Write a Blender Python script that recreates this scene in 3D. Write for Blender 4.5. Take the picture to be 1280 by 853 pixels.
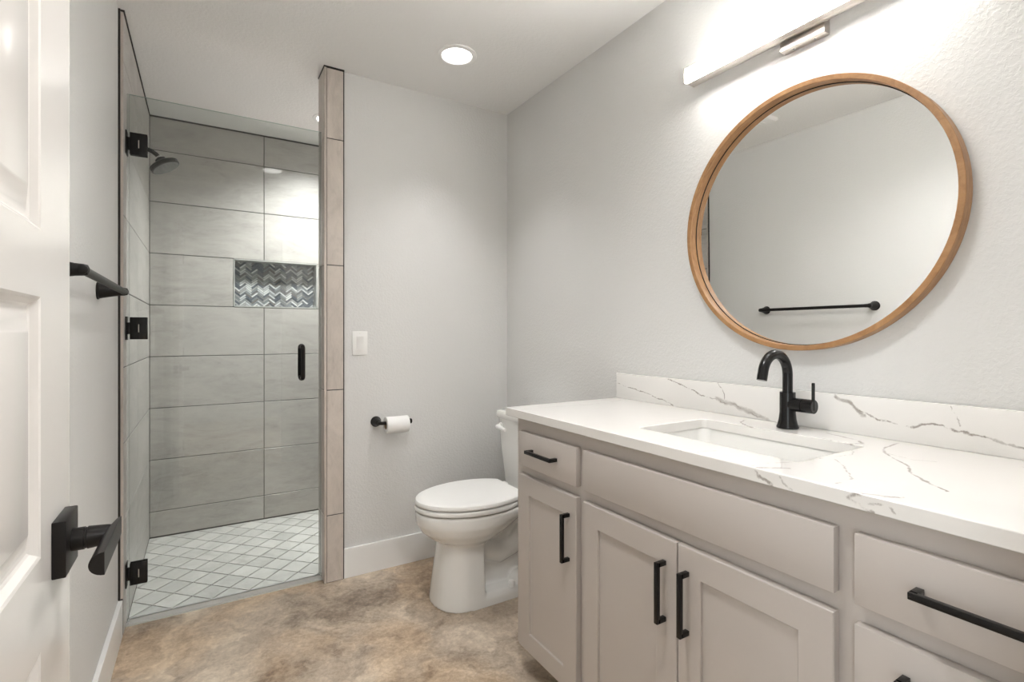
import bpy, bmesh, math, random
from mathutils import Vector, Matrix
PI = math.pi
random.seed(7)
for o in list(bpy.data.objects):
    bpy.data.objects.remove(o)
S = bpy.context.scene
C = S.collection

# ------------------------------------------------------------------ camera
cd = bpy.data.cameras.new('camera'); cam = bpy.data.objects.new('camera', cd); C.objects.link(cam)
cd.sensor_width = 36.0; cd.lens = 36.0 * 631.5635 / 1280.0
cd.shift_y = -(426.5 - 417.5928) / 1280.0
cd.clip_start = 0.01
cam.location = (0, 0, 1.1763); cam.rotation_euler = (PI / 2, 0, -math.radians(31.3578))
S.camera = cam
# ------------------------------------------------------------------ exposure, world
vs = S.view_settings
vs.view_transform = 'Standard'; vs.look = 'None'; vs.gamma = 1.0; vs.use_curve_mapping = False
vs.exposure = 3.46
W = bpy.data.worlds.new('world'); S.world = W; W.use_nodes = True
bg = W.node_tree.nodes['Background']
bg.inputs['Color'].default_value = (0.88, 0.91, 0.97, 1); bg.inputs['Strength'].default_value = 0.9
VANITY_E, CAN_W, SHOWER_W, HALL_FILL_W, ENTRY_FILL_W = 8.4, 3.7, 23.0, 28.0, 9.2
LENS_E = 0.6

# ------------------------------------------------------------------ room numbers
XL, XT, XR = -0.285, -0.269, 1.492      # painted left wall, shower tile face, mirror wall
YF, YB, YS = 0.06, 2.502, 3.571         # front wall inner face, back wall, shower back tile face
ZC = 2.44
XJ = 0.485                              # free end of the shower partition
XSR = 1.26                              # shower right side

# ------------------------------------------------------------------ material helpers
class NT:
    def __init__(s, name):
        s.m = bpy.data.materials.new(name); s.m.use_nodes = True
        s.t = s.m.node_tree; s.n = s.t.nodes; s.b = s.n['Principled BSDF']; s.out = s.n['Material Output']
    def node(s, typ, **kw):
        n = s.n.new(typ)
        for k, v in kw.items():
            setattr(n, k, v)
        return n
    def link(s, a, b): s.t.links.new(a, b)
    def put(s, sock, v):
        if isinstance(v, bpy.types.NodeSocket): s.link(v, sock)
        else: sock.default_value = v
    def math(s, op, a, b=0.0, c=0.0, clamp=False):
        n = s.node('ShaderNodeMath', operation=op, use_clamp=clamp)
        s.put(n.inputs[0], a); s.put(n.inputs[1], b); s.put(n.inputs[2], c)
        return n.outputs[0]
    def vm(s, op, a, b=(0, 0, 0), scale=None):
        n = s.node('ShaderNodeVectorMath', operation=op)
        s.put(n.inputs[0], a); s.put(n.inputs[1], b)
        if scale is not None: s.put(n.inputs['Scale'], scale)
        return n.outputs['Value'] if op in ('DOT_PRODUCT', 'LENGTH', 'DISTANCE') else n.outputs['Vector']
    def obj(s): return s.node('ShaderNodeTexCoord').outputs['Object']
    def noise(s, vec, scale, detail=3, rough=0.5, dist=0.0, col=False):
        n = s.node('ShaderNodeTexNoise')
        s.put(n.inputs['Vector'], vec); n.inputs['Scale'].default_value = scale
        n.inputs['Detail'].default_value = detail; n.inputs['Roughness'].default_value = rough
        n.inputs['Distortion'].default_value = dist
        return n.outputs['Color'] if col else n.outputs['Fac']
    def scale(s, vec, v): return s.vm('MULTIPLY', vec, v)
    def ramp(s, fac, stops):
        n = s.node('ShaderNodeValToRGB'); e = n.color_ramp.elements
        while len(e) > 1: e.remove(e[-1])
        e[0].position = stops[0][0]; e[0].color = tuple(stops[0][1]) + (1,)
        for p, c in stops[1:]:
            k = e.new(p); k.color = tuple(c) + (1,)
        s.link(fac, n.inputs[0]); return n.outputs[0]
    def mix(s, fac, a, b, blend='MIX'):
        n = s.node('ShaderNodeMix', data_type='RGBA', blend_type=blend)
        s.put(n.inputs[0], fac)
        for k, v in ((6, a), (7, b)):
            if isinstance(v, bpy.types.NodeSocket): s.link(v, n.inputs[k])
            else: n.inputs[k].default_value = tuple(v) + (1,)
        return n.outputs[2]
    def rng(s, v, a, b, c=0.0, d=1.0):
        n = s.node('ShaderNodeMapRange'); n.interpolation_type = 'SMOOTHSTEP'
        s.put(n.inputs[0], v)
        for i, x in enumerate((a, b, c, d)): n.inputs[i + 1].default_value = x
        return n.outputs[0]
    def color(s, v):
        if isinstance(v, bpy.types.NodeSocket): s.link(v, s.b.inputs['Base Color'])
        else: s.b.inputs['Base Color'].default_value = tuple(v) + (1,)
        return s
    def set(s, rough=None, metal=None, spec=None, coat=None):
        if rough is not None: s.put(s.b.inputs['Roughness'], rough)
        if metal is not None: s.b.inputs['Metallic'].default_value = metal
        if spec is not None: s.b.inputs['Specular IOR Level'].default_value = spec
        if coat is not None: s.b.inputs['Coat Weight'].default_value = coat; s.b.inputs['Coat Roughness'].default_value = 0.1
        return s
    def bump(s, h, strength, dist):
        n = s.node('ShaderNodeBump'); n.inputs['Strength'].default_value = strength
        n.inputs['Distance'].default_value = dist
        s.link(h, n.inputs['Height']); s.link(n.outputs[0], s.b.inputs['Normal']); return s

def plain(name, col, rough=0.5, metal=0.0, var=0.04, nscale=30.0, bump=0.0, bscale=200.0, coat=None, spec=None):
    t = NT(name); v = t.obj()
    f = t.noise(v, nscale, 3)
    t.color(t.mix(f, [c * (1 - var) for c in col], [min(1, c * (1 + var)) for c in col]))
    t.set(rough, metal, spec, coat)
    if bump: t.bump(t.noise(v, bscale, 2), bump, 0.001)
    return t.m

def wall_paint(name, col, b=0.2, sc=95.0):
    t = NT(name); v = t.obj()
    t.color(t.mix(t.noise(v, 2.0, 2), [c * 0.985 for c in col], col)).set(0.55, spec=0.35)
    h = t.math('ADD', t.rng(t.noise(v, sc, 2, 0.55, 0.4), 0.42, 0.62), t.math('MULTIPLY', t.noise(v, 300, 2), 0.25))
    t.bump(h, b, 0.0025)
    return t.m

WALL_C = (0.725, 0.722, 0.708)
M_wall = wall_paint('wall_paint', WALL_C)
M_ceil = wall_paint('ceiling_paint', (0.87, 0.865, 0.85), 0.2, 70.0)
M_trim = plain('white_trim_paint', (0.87, 0.865, 0.85), 0.3, var=0.01)
M_door = plain('white_door_paint', (0.69, 0.665, 0.635), 0.2, var=0.01)
M_cab = plain('taupe_cabinet_paint', (0.535, 0.49, 0.455), 0.38, var=0.02, nscale=6, bump=0.05, bscale=400)
M_black = plain('matte_black_metal', (0.007, 0.0066, 0.0065), 0.24, 0.0, var=0.1, spec=0.35)
M_bronze = plain('dark_bronze_metal', (0.011, 0.0095, 0.0088), 0.38, 0.0, var=0.15, spec=0.22)
M_darktrim = plain('dark_edge_trim', (0.03, 0.026, 0.023), 0.45, 0.3, var=0.1)
M_nickel = plain('brushed_nickel', (0.62, 0.58, 0.54), 0.3, 1.0, var=0.05)
M_chrome = plain('chrome', (0.8, 0.8, 0.8), 0.12, 1.0, var=0.02)
M_porc = plain('white_porcelain', (0.83, 0.825, 0.80), 0.10, var=0.005, coat=0.6)
M_plastic = plain('white_plastic', (0.87, 0.865, 0.845), 0.28, var=0.01)
M_paper = plain('white_tissue', (0.86, 0.855, 0.84), 0.9, var=0.02, bump=0.3, bscale=500)
M_card = plain('cardboard', (0.35, 0.26, 0.18), 0.85)
M_rubber = plain('clear_seal', (0.55, 0.56, 0.54), 0.35)
M_nozzle = plain('grey_nozzles', (0.17, 0.17, 0.165), 0.5)
M_grout = plain('grout', (0.085, 0.082, 0.077), 0.9)
M_floorgrout = plain('floor_grout', (0.065, 0.062, 0.058), 0.9)
M_steel = plain('satin_niche_trim', (0.62, 0.62, 0.60), 0.35, 0.6)

def emit(name, col, e):
    t = NT(name); t.color((0.9, 0.9, 0.88))
    t.b.inputs['Emission Color'].default_value = tuple(col) + (1,); t.b.inputs['Emission Strength'].default_value = e
    return t.m
M_bar = emit('lit_acrylic', (1.0, 0.975, 0.945), VANITY_E)
M_can = emit('lit_lens', (1.0, 0.975, 0.945), LENS_E)

def glass_mat():
    t = NT('clear_shower_glass')
    tr = t.node('ShaderNodeBsdfTransparent'); tr.inputs[0].default_value = (0.882, 0.905, 0.896, 1)
    gl = t.node('ShaderNodeBsdfGlossy'); gl.inputs['Roughness'].default_value = 0.0
    fr = t.node('ShaderNodeFresnel'); fr.inputs[0].default_value = 1.5
    mx = t.node('ShaderNodeMixShader')
    t.link(fr.outputs[0], mx.inputs[0]); t.link(tr.outputs[0], mx.inputs[1]); t.link(gl.outputs[0], mx.inputs[2])
    t.link(mx.outputs[0], t.out.inputs[0]); t.n.remove(t.b)
    return t.m
M_glass = glass_mat()
def edge_glass():
    t = NT('polished_glass_edge'); t.color((0.42, 0.52, 0.48)).set(0.08, spec=0.7); return t.m
M_gedge = edge_glass()

def mirror_mat():
    t = NT('mirror_silver'); t.color((0.955, 0.965, 0.955)).set(0.0, 1.0); return t.m
M_mirror = mirror_mat()

def tile_mat(name, base, axis, rough=0.32, vary=0.16):
    t = NT(name); v = t.obj()
    at = t.node('ShaderNodeAttribute', attribute_name='rnd').outputs['Fac']
    off = t.vm('SCALE', (7.3, 3.1, 5.7), scale=t.math('MULTIPLY', at, 9.0))
    p = t.vm('ADD', v, off)
    st = {'x': (1.7, 1.7, 5.0), 'y': (1.7, 1.7, 5.0), 'z': (5.0, 5.0, 1.7), 'xy': (3, 3, 3)}[axis]
    q = t.scale(p, st)
    n1 = t.noise(q, 1.6, 8, 0.66, 1.5); n2 = t.noise(p, 1.8, 3, 0.5); n3 = t.noise(q, 8.0, 7, 0.75, 1.2)
    f = t.math('ADD', t.math('MULTIPLY', n1, 0.46), t.math('ADD', t.math('MULTIPLY', n2, 0.26), t.math('MULTIPLY', n3, 0.28)))
    col = t.ramp(f, [(0.36, [c * k for c, k in zip(base, (0.68, 0.67, 0.66))]), (0.45, [c * 0.88 for c in base]), (0.53, base),
                     (0.66, [min(1, c * 1.12) for c in base])])
    col = t.mix(t.math('MULTIPLY', at, vary), col, [c * 0.6 for c in base])
    t.color(col).set(t.rng(n3, 0.3, 0.7, rough - 0.05, rough + 0.1))
    t.bump(n3, 0.08, 0.002)
    return t.m
TILE = (0.515, 0.49, 0.462)
M_tile_x = tile_mat('porcelain_tile', TILE, 'x')
M_tile_z = tile_mat('porcelain_tile_warm_lit', (0.62, 0.555, 0.50), 'z')  # same tile, grain upright; warm light painted in as a lighter, pinker base
M_tile_f = tile_mat('shower_floor_tile', (0.69, 0.685, 0.66), 'xy', 0.4, 0.34)

def mosaic_mat():
    t = NT('herringbone_mosaic')
    at = t.node('ShaderNodeAttribute', attribute_name='rnd').outputs['Fac']
    n = t.noise(t.obj(), 60, 4, 0.6)
    c = t.ramp(at, [(0.0, (0.035, 0.045, 0.06)), (0.14, (0.09, 0.11, 0.135)), (0.28, (0.17, 0.15, 0.135)), (0.42, (0.20, 0.22, 0.235)),
                    (0.56, (0.29, 0.30, 0.30)), (0.70, (0.38, 0.38, 0.37)), (0.84, (0.55, 0.57, 0.58)), (0.93, (0.72, 0.73, 0.72))])
    t.color(t.mix(t.math('MULTIPLY', n, 0.4), c, (0.12, 0.13, 0.14))).set(0.14, coat=0.6)
    return t.m
M_mosaic = mosaic_mat()

def concrete():
    t = NT('stained_concrete'); v = t.obj()
    w = t.vm('ADD', v, t.vm('SCALE', t.noise(v, 2.6, 5, 0.65, col=True), scale=0.30))
    n1 = t.noise(w, 1.9, 10, 0.68, 1.2); n2 = t.noise(w, 7.0, 8, 0.72, 1.0); n3 = t.noise(v, 55, 6, 0.75, 0.4)
    f = t.math('ADD', t.math('MULTIPLY', n1, 0.50), t.math('ADD', t.math('MULTIPLY', n2, 0.30), t.math('MULTIPLY', n3, 0.20)))
    c = t.ramp(f, [(0.37, (0.12, 0.09, 0.07)), (0.43, (0.22, 0.175, 0.14)), (0.475, (0.33, 0.275, 0.225)), (0.52, (0.42, 0.355, 0.295)),
                   (0.57, (0.53, 0.46, 0.385)), (0.63, (0.64, 0.575, 0.50))])
    warm = t.rng(t.noise(w, 2.0, 4), 0.46, 0.62)
    c = t.mix(t.math('MULTIPLY', warm, 0.45), c, (0.50, 0.36, 0.22), 'SOFT_LIGHT')
    blot = t.rng(t.noise(w, 1.1, 6, 0.7, 0.8), 0.50, 0.60)
    c = t.mix(t.math('MULTIPLY', blot, 0.35), c, (0.20, 0.16, 0.13))
    c = t.mix(1.0, c, (1.24, 1.21, 1.14), 'MULTIPLY')
    t.color(c).set(t.rng(n2, 0.3, 0.7, 0.30, 0.55)).bump(n3, 0.08, 0.002)
    return t.m
M_conc = concrete()

def wood():
    t = NT('oiled_oak'); v = t.obj()
    g = t.noise(t.scale(v, (30, 6, 6)), 4.0, 5, 0.6, 0.6); g2 = t.noise(v, 3.0, 2)
    c = t.ramp(g, [(0.3, (0.25, 0.125, 0.050)), (0.5, (0.365, 0.195, 0.085)), (0.7, (0.46, 0.265, 0.125))])
    t.color(t.mix(t.math('MULTIPLY', g2, 0.35), c, (0.40, 0.19, 0.07))).set(0.42); return t.m
M_wood = wood()

SLAB_O = (1.21, 0.82, 0.882)
Z0, Z1 = 0.91, 1.012
def bs(y, z): return (1.472, y, z)
VEINS = [   # (region, width, strength, points in the room)
    ('splash', 0.0022, 1.0, [bs(1.58, .972), bs(1.46, .955), bs(1.36, .935), bs(1.28, .912)]),
    ('splash', 0.0022, 0.9, [bs(1.30, 1.01), bs(1.22, .985), bs(1.12, .955), bs(1.02, .945), bs(.93, .912)]),
    ('splash', 0.0070, 0.55, [bs(1.09, .957), bs(1.03, .945), bs(.97, .928), bs(.91, .912)]),
    ('splash', 0.0018, 0.8, [bs(1.09, 1.012), bs(1.065, .985), bs(1.06, .955)]),
    ('splash', 0.0050, 0.8, [bs(.715, 1.006), bs(.68, .990), bs(.65, .962)]),
    ('splash', 0.0026, 1.0, [bs(.66, .975), bs(.61, .955), bs(.55, .950), bs(.50, .962), bs(.46, .955), bs(.41, .95), bs(.34, .935), bs(.24, .945), bs(.10, .915)]),
    ('splash', 0.0016, 0.6, [bs(.47, 1.01), bs(.455, .985), bs(.45, .965)]),
        # top of the slab
    ('left', 0.0020, 0.8, [(1.43, .96, Z0), (1.38, .945, Z0), (1.345, .90, Z0), (1.338, .875, Z0)]),
    ('right', 0.0030, 0.8, [(1.46, .77, Z0), (1.42, .71, Z0), (1.40, .63, Z0), (1.36, .60, Z0), (1.335, .62, Z0), (1.345, .68, Z0)]),
    ('right', 0.0024, 1.0, [(1.44, .56, Z0), (1.36, .555, Z0), (1.29, .525, Z0), (1.22, .46, Z0), (1.15, .425, Z0), (1.07, .35, Z0)]),
    ('right', 0.0015, 0.55, [(1.30, .53, Z0), (1.28, .47, Z0), (1.30, .44, Z0)]),
    ('right', 0.0014, 0.5, [(1.30, .60, Z0), (1.22, .56, Z0), (1.15, .58, Z0), (1.05, .59, Z0), (.98, .62, Z0), (.934, .62, Z0)]),
    ('right', 0.0015, 0.6, [(1.16, .58, Z0), (1.10, .52, Z0), (1.02, .47, Z0), (.96, .47, Z0)]),
    ('right', 0.0018, 0.6, [(1.47, .52, Z0), (1.46, .30, Z0), (1.44, .10, Z0)]),
    ('left', 0.0014, 0.45, [(1.44, 1.50, Z0), (1.25, 1.47, Z0), (1.10, 1.50, Z0), (.95, 1.50, Z0)]),
    ('right', 0.0014, 0.4, [(1.40, .33, Z0), (1.25, .22, Z0), (1.12, .20, Z0)]),
        # loops that run over the front edge
    ('front', 0.0024, 0.8, [(.99, .57, Z0), (.936, .605, Z0 - .002), (.934, .60, .897), (.934, .57, .883)]),
    ('right', 0.0024, 0.8, [(.99, .57, Z0), (.936, .605, Z0)]),
    ('front', 0.0018, 0.6, [(.934, .555, .905), (.934, .548, .895), (.934, .53, .883)]),
    ('front', 0.0026, 0.8, [(.934, .40, .884), (.934, .435, .897), (.934, .425, .908), (.95, .39, Z0), (.97, .37, Z0)]),
    ('right', 0.0026, 0.8, [(.93, .425, Z0), (.95, .39, Z0), (.97, .37, Z0)]),
    ('front', 0.0016, 0.6, [(.934, .41, .895), (.934, .38, .902), (.934, .37, .89)]),
    ('front', 0.0014, 0.5, [(.934, .79, .91), (.934, .775, .90), (.934, .765, .883)]),
    ('left', 0.0014, 0.4, [(1.0, .74, Z0), (.96, .76, Z0), (.934, .74, .90)]),
]

def quartz(region):
    """white quartz with thin grey veins: distance to a few hand-laid vein lines, wobbling with noise"""
    t = NT('veined_white_quartz'); v = t.obj()
    wob = t.noise(v, 17.0, 6, 0.68, col=True)
    p = t.vm('ADD', v, t.vm('SCALE', wob, scale=0.030))
    O = Vector(SLAB_O) - Vector((0.5, 0.5, 0.5)) * 0.030
    acc = None
    for rg, wd, st, pts in VEINS:
        if rg != region: continue
        dmin = None
        for a, b in zip(pts[:-1], pts[1:]):
            a = Vector(a) - O; b = Vector(b) - O; d = b - a; dn = d / d.length_squared
            h = t.math('SUBTRACT', t.vm('DOT_PRODUCT', p, tuple(dn)), dn.dot(a), clamp=True)
            q = t.vm('ADD', t.vm('SCALE', tuple(d), scale=h), tuple(a))
            L = t.vm('DISTANCE', p, q)
            dmin = L if dmin is None else t.math('MINIMUM', dmin, L)
        w_ = wd * (1.0 if region == 'splash' else 1.35)
        k = t.rng(dmin, w_ * 0.3, w_ * 1.4, min(1, st * 1.15), 0.0)
        acc = k if acc is None else t.math('MAXIMUM', acc, k)
    br = t.rng(t.noise(v, 26, 3), 0.34, 0.50, 0.6, 1.0)
    acc = t.math('MULTIPLY', acc, br)
    c = t.mix(t.noise(v, 5, 3), (0.80, 0.78, 0.75), (0.85, 0.835, 0.81))
    t.color(t.mix(t.math('MULTIPLY', acc, 0.85), c, (0.27, 0.235, 0.205))).set(0.16, coat=0.3)
    return t.m
M_quartz = [quartz(r) for r in ('left', 'right', 'front')]
M_splash = quartz('splash')

# ------------------------------------------------------------------ mesh helpers
def merge(bm, tmp):
    me = bpy.data.meshes.new('tmp'); tmp.to_mesh(me); tmp.free(); bm.from_mesh(me); bpy.data.meshes.remove(me)

def box(bm, x0, x1, y0, y1, z0, z1, bev=0.0, seg=2):
    t = bmesh.new()
    bmesh.ops.create_cube(t, size=1.0)
    for v in t.verts:
        v.co = Vector(((x0 + x1) / 2 + v.co.x * (x1 - x0), (y0 + y1) / 2 + v.co.y * (y1 - y0), (z0 + z1) / 2 + v.co.z * (z1 - z0)))
    if bev: bmesh.ops.bevel(t, geom=list(t.edges), offset=bev, segments=seg, profile=0.5, affect='EDGES')
    merge(bm, t); return bm

def loft(bm, rings, cap0=True, cap1=True, closed=True):
    vs_ = [[bm.verts.new(p) for p in r] for r in rings]
    n = len(rings[0])
    for a, b in zip(vs_[:-1], vs_[1:]):
        for i in range(n if closed else n - 1):
            j = (i + 1) % n
            bm.faces.new((a[i], a[j], b[j], b[i]))
    if cap0: bm.faces.new(list(reversed(vs_[0])))
    if cap1: bm.faces.new(vs_[-1])
    return bm

def frame_of(d):
    d = d.normalized(); u = Vector((0, 0, 1)) if abs(d.z) < 0.9 else Vector((1, 0, 0))
    a = d.cross(u).normalized(); return a, d.cross(a).normalized()

def tube(bm, pts, r, n=20):
    pts = [Vector(p) for p in pts]
    rad = r if isinstance(r, (list, tuple)) else [r] * len(pts)
    tan = []
    for i in range(len(pts)):
        a = pts[max(0, i - 1)]; b = pts[min(len(pts) - 1, i + 1)]; tan.append((b - a).normalized())
    a, b = frame_of(tan[0]); rings = []
    for i, p in enumerate(pts):
        if i:
            q = tan[i - 1].rotation_difference(tan[i]); a = q @ a; b = q @ b
        rings.append([p + (a * math.cos(2 * PI * k / n) + b * math.sin(2 * PI * k / n)) * rad[i] for k in range(n)])
    return loft(bm, rings)

def lathe(bm, o, axis, prof, n=40):
    """prof: (radius, height along axis) pairs; closed at both ends"""
    o = Vector(o); ax = Vector(axis).normalized(); a, b = frame_of(ax)
    rings = [[o + ax * h + (a * math.cos(2 * PI * k / n) + b * math.sin(2 * PI * k / n)) * max(r, 1e-4) for k in range(n)] for r, h in prof]
    return loft(bm, rings)

def ring_lathe(bm, o, axis, prof, n=96):
    """closed profile swept all the way round: a ring"""
    o = Vector(o); ax = Vector(axis).normalized(); a, b = frame_of(ax)
    rows = [[bm.verts.new(o + ax * h + (a * math.cos(2 * PI * k / n) + b * math.sin(2 * PI * k / n)) * r) for r, h in prof] for k in range(n)]
    m = len(prof)
    for k in range(n):
        A, B = rows[k], rows[(k + 1) % n]
        for i in range(m):
            j = (i + 1) % m
            bm.faces.new((A[i], A[j], B[j], B[i]))
    return bm

def rrect(cx, cy, w, d, r, z, n=6):
    out = []
    for sx, sy, a0 in ((1, 1, 0), (-1, 1, PI / 2), (-1, -1, PI), (1, -1, 3 * PI / 2)):
        for k in range(n + 1):
            a = a0 + PI / 2 * k / n
            out.append(Vector((cx + sx * (w / 2 - r) + r * math.cos(a), cy + sy * (d / 2 - r) + r * math.sin(a), z)))
    return out

def arc(c, r, a0, a1, u, w, n=14):
    c, u, w = Vector(c), Vector(u), Vector(w)
    return [c + u * (r * math.cos(a0 + (a1 - a0) * k / n)) + w * (r * math.sin(a0 + (a1 - a0) * k / n)) for k in range(n + 1)]

ORIGIN = {}
def link_mesh(name, bm, mat, origin, smooth=35):
    bmesh.ops.recalc_face_normals(bm, faces=list(bm.faces))
    me = bpy.data.meshes.new(name); bm.to_mesh(me); bm.free()
    me.transform(Matrix.Translation(-Vector(origin)))
    for m in (mat if isinstance(mat, (list, tuple)) else [mat]): me.materials.append(m)
    if smooth:
        me.polygons.foreach_set('use_smooth', [True] * len(me.polygons)); me.set_sharp_from_angle(angle=math.radians(smooth))
    me.update()
    o = bpy.data.objects.new(name, me); C.objects.link(o); return o

def tag(o, label=None, cat=None, group=None, kind=None):
    if label: o['label'] = label
    if cat: o['category'] = cat
    if group: o['group'] = group
    if kind: o['kind'] = kind
    return o

def thing(name, loc, label, cat, group=None, kind=None):
    o = bpy.data.objects.new(name, None); C.objects.link(o); o.location = loc; o.empty_display_size = 0.1
    ORIGIN[o.name] = Vector(loc); return tag(o, label, cat, group, kind)

def part(name, bm, mat, parent, label=None, smooth=35):
    org = ORIGIN[parent.name]; o = link_mesh(name, bm, mat, org, smooth); o.parent = parent
    ORIGIN[o.name] = org
    if label: o['label'] = label
    return o

def solo(name, bm, mat, loc, label, cat, group=None, kind=None, smooth=35):
    o = link_mesh(name, bm, mat, loc, smooth); o.location = loc; ORIGIN[o.name] = Vector(loc)
    return tag(o, label, cat, group, kind)

def struct(name, bm, mat, label=None, cat=None, smooth=0):
    o = link_mesh(name, bm, mat, (0, 0, 0), smooth); ORIGIN[o.name] = Vector((0, 0, 0))
    return tag(o, label, cat, None, 'structure')

def B(*a, **k): return box(bmesh.new(), *a, **k)

def tiles(bm, rects, P, N, th=0.008, gap=0.0042, ch=0.0012, base_rnd=None):
    """tiles lying in a plane: rects (u0,u1,v0,v1), P(u,v)->point on the tile face, N the outward normal"""
    lay = bm.faces.layers.float.get('rnd') or bm.faces.layers.float.new('rnd')
    N = Vector(N)
    for (u0, u1, v0, v1) in rects:
        g = gap / 2
        a = [(u0 + g, v0 + g), (u1 - g, v0 + g), (u1 - g, v1 - g), (u0 + g, v1 - g)]
        b = [(u0 + g + ch, v0 + g + ch), (u1 - g - ch, v0 + g + ch), (u1 - g - ch, v1 - g - ch), (u0 + g + ch, v1 - g - ch)]
        r = random.random()
        top = [bm.verts.new(Vector(P(*q))) for q in b]
        mid = [bm.verts.new(Vector(P(*q)) - N * ch) for q in a]
        bot = [bm.verts.new(Vector(P(*q)) - N * th) for q in a]
        fs = [bm.faces.new(top)]
        for L0, L1 in ((top, mid), (mid, bot)):
            for i in range(4):
                fs.append(bm.faces.new((L0[i], L1[i], L1[(i + 1) % 4], L0[(i + 1) % 4])))
        fs.append(bm.faces.new(list(reversed(bot))))
        for f in fs: f[lay] = r
    return bm

# ------------------------------------------------------------------ the room
struct('floor', B(-1.3, 2.1, -2.75, 2.535, -0.06, 0.0), M_conc, 'mottled brown stained concrete floor', 'floor')
struct('ceiling', B(-1.3, 2.1, -2.75, 3.75, ZC, ZC + 0.08), M_ceil, 'pale textured flat ceiling over the bathroom', 'ceiling')
struct('wall_left', B(XL - 0.1, XL, YF, 3.70, -0.06, ZC), M_wall, 'off-white textured wall with the towel bar', 'wall')
struct('wall_right', B(XR, XR + 0.1, YF, 3.70, -0.06, ZC), M_wall, 'off-white textured wall behind mirror and vanity', 'wall')
struct('wall_back', B(XJ + 0.006, XR, YB, 2.606, 0, ZC), M_wall, 'off-white textured wall behind the toilet paper holder', 'wall')
bm = bmesh.new()
DX0, DX1, DZ = -0.150, 0.610, 2.04      # doorway the camera stands in
box(bm, -1.3, DX0 - 0.02, -0.06, YF, 0, ZC); box(bm, DX1 + 0.02, 2.1, -0.06, YF, 0, ZC); box(bm, DX0 - 0.02, DX1 + 0.02, -0.06, YF, DZ + 0.02, ZC)
struct('wall_front', bm, M_wall, 'off-white wall with the doorway opposite the shower', 'wall')
bm = bmesh.new()
for x0, x1 in ((DX0 - 0.02, DX0), (DX1, DX1 + 0.02)): box(bm, x0, x1, -0.062, YF + 0.002, 0, DZ)
box(bm, DX0 - 0.02, DX1 + 0.02, -0.062, YF + 0.002, DZ, DZ + 0.02)
for y0, y1 in ((-0.075, -0.06), (YF, YF + 0.015)):
    box(bm, DX0 - 0.085, DX0 - 0.006, y0, y1, 0, DZ + 0.085); box(bm, DX1 + 0.006, DX1 + 0.085, y0, y1, 0, DZ + 0.085)
    box(bm, DX0 - 0.006, DX1 + 0.006, y0, y1, DZ + 0.006, DZ + 0.085)
struct('trim_1', bm, M_trim, 'white casing around the bathroom doorway', 'trim')
# hallway outside the doorway, with an unseen side window added for daylight fill
HX0, HX1, HY = -1.3, 2.1, -2.75
struct('wall_hall_back', B(HX0, HX1, HY - 0.1, HY, 0, ZC), M_wall, 'off-white wall facing the doorway in the room outside', 'wall')
struct('wall_hall_right', B(HX1, HX1 + 0.1, HY, -0.06, 0, ZC), M_wall, 'off-white wall of the room outside, right', 'wall')
WY0, WY1, WZ0, WZ1 = -2.35, -0.65, 0.35, 2.10
bm = bmesh.new()
box(bm, HX0 - .1, HX0, HY, WY0, 0, ZC); box(bm, HX0 - .1, HX0, WY1, -0.06, 0, ZC)
box(bm, HX0 - .1, HX0, WY0, WY1, 0, WZ0); box(bm, HX0 - .1, HX0, WY0, WY1, WZ1, ZC)
struct('wall_hall_left', bm, M_wall, 'off-white wall around the added window of the room outside', 'wall')
bm = bmesh.new(); ym = (WY0 + WY1) / 2
for a_, b_ in ((WY0, WY0 + .05), (ym - .03, ym + .03), (WY1 - .05, WY1)): box(bm, HX0 - .08, HX0 + .01, a_, b_, WZ0, WZ1)
for z0, z1 in ((WZ0, WZ0 + .05), (WZ1 - .05, WZ1)): box(bm, HX0 - .08, HX0 + .01, WY0, WY1, z0, z1)
win = struct('fill_window_1', bm, M_trim, 'added white framed window of the room outside', 'window')
for a_, b_ in ((WY0 + .05, ym - .03), (ym + .03, WY1 - .05)):
    part('window_pane', B(HX0 - .045, HX0 - .040, a_, b_, WZ0 + .05, WZ1 - .05), M_glass, win)
pl = bpy.data.lights.new('window_portal', 'AREA'); pl.shape = 'RECTANGLE'; pl.size = WZ1 - WZ0; pl.size_y = WY1 - WY0
pl.cycles.is_portal = True
po = bpy.data.objects.new('window_portal', pl); C.objects.link(po); po.location = (HX0 - .11, ym, (WZ0 + WZ1) / 2); po.rotation_euler = (0, -PI / 2, 0)

# baseboards
struct('baseboard_left', B(XL, XL + 0.015, YF + 0.015, 2.462, 0, 0.142, bev=0.002), M_trim, 'tall white baseboard along the left wall', 'baseboard')
struct('baseboard_back', B(0.5735, XR, YB - 0.014, YB, 0, 0.142, bev=0.002), M_trim, 'tall white baseboard behind the toilet', 'baseboard')
struct('baseboard_right', B(XR - 0.014, XR, 1.56, YB - 0.014, 0, 0.142, bev=0.002), M_trim, 'tall white baseboard between vanity and corner', 'baseboard')

# shower: tiled walls, jamb, floor
ZR = [0.0] + [0.146 + 0.2995 * k for k in range(8)] + [ZC - 0.006]
bm = bmesh.new(); box(bm, XL, XT - 0.002, 2.474, 3.70, -0.06, ZC)
grout_l = bm
wl = struct('wall_shower_left', grout_l, M_grout, 'grey stone-look tiled wall with the shower head', 'wall')
tb = bmesh.new()
ys = [2.474, 2.966, YS]
tiles(tb, [(ys[i], ys[i + 1], ZR[k], ZR[k + 1]) for i in range(2) for k in range(len(ZR) - 1)], lambda u, v: (XT, u, v), (1, 0, 0))
part('tile_facing', tb, M_tile_x, wl, smooth=0)
part('tile_end', tiles(bmesh.new(), [(XL + 0.001, XT, 0.142, ZC - 0.006)], lambda u, v: (u, 2.473, v), (0, -1, 0), 0.006, 0.001), M_tile_z, wl, smooth=0)

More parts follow.
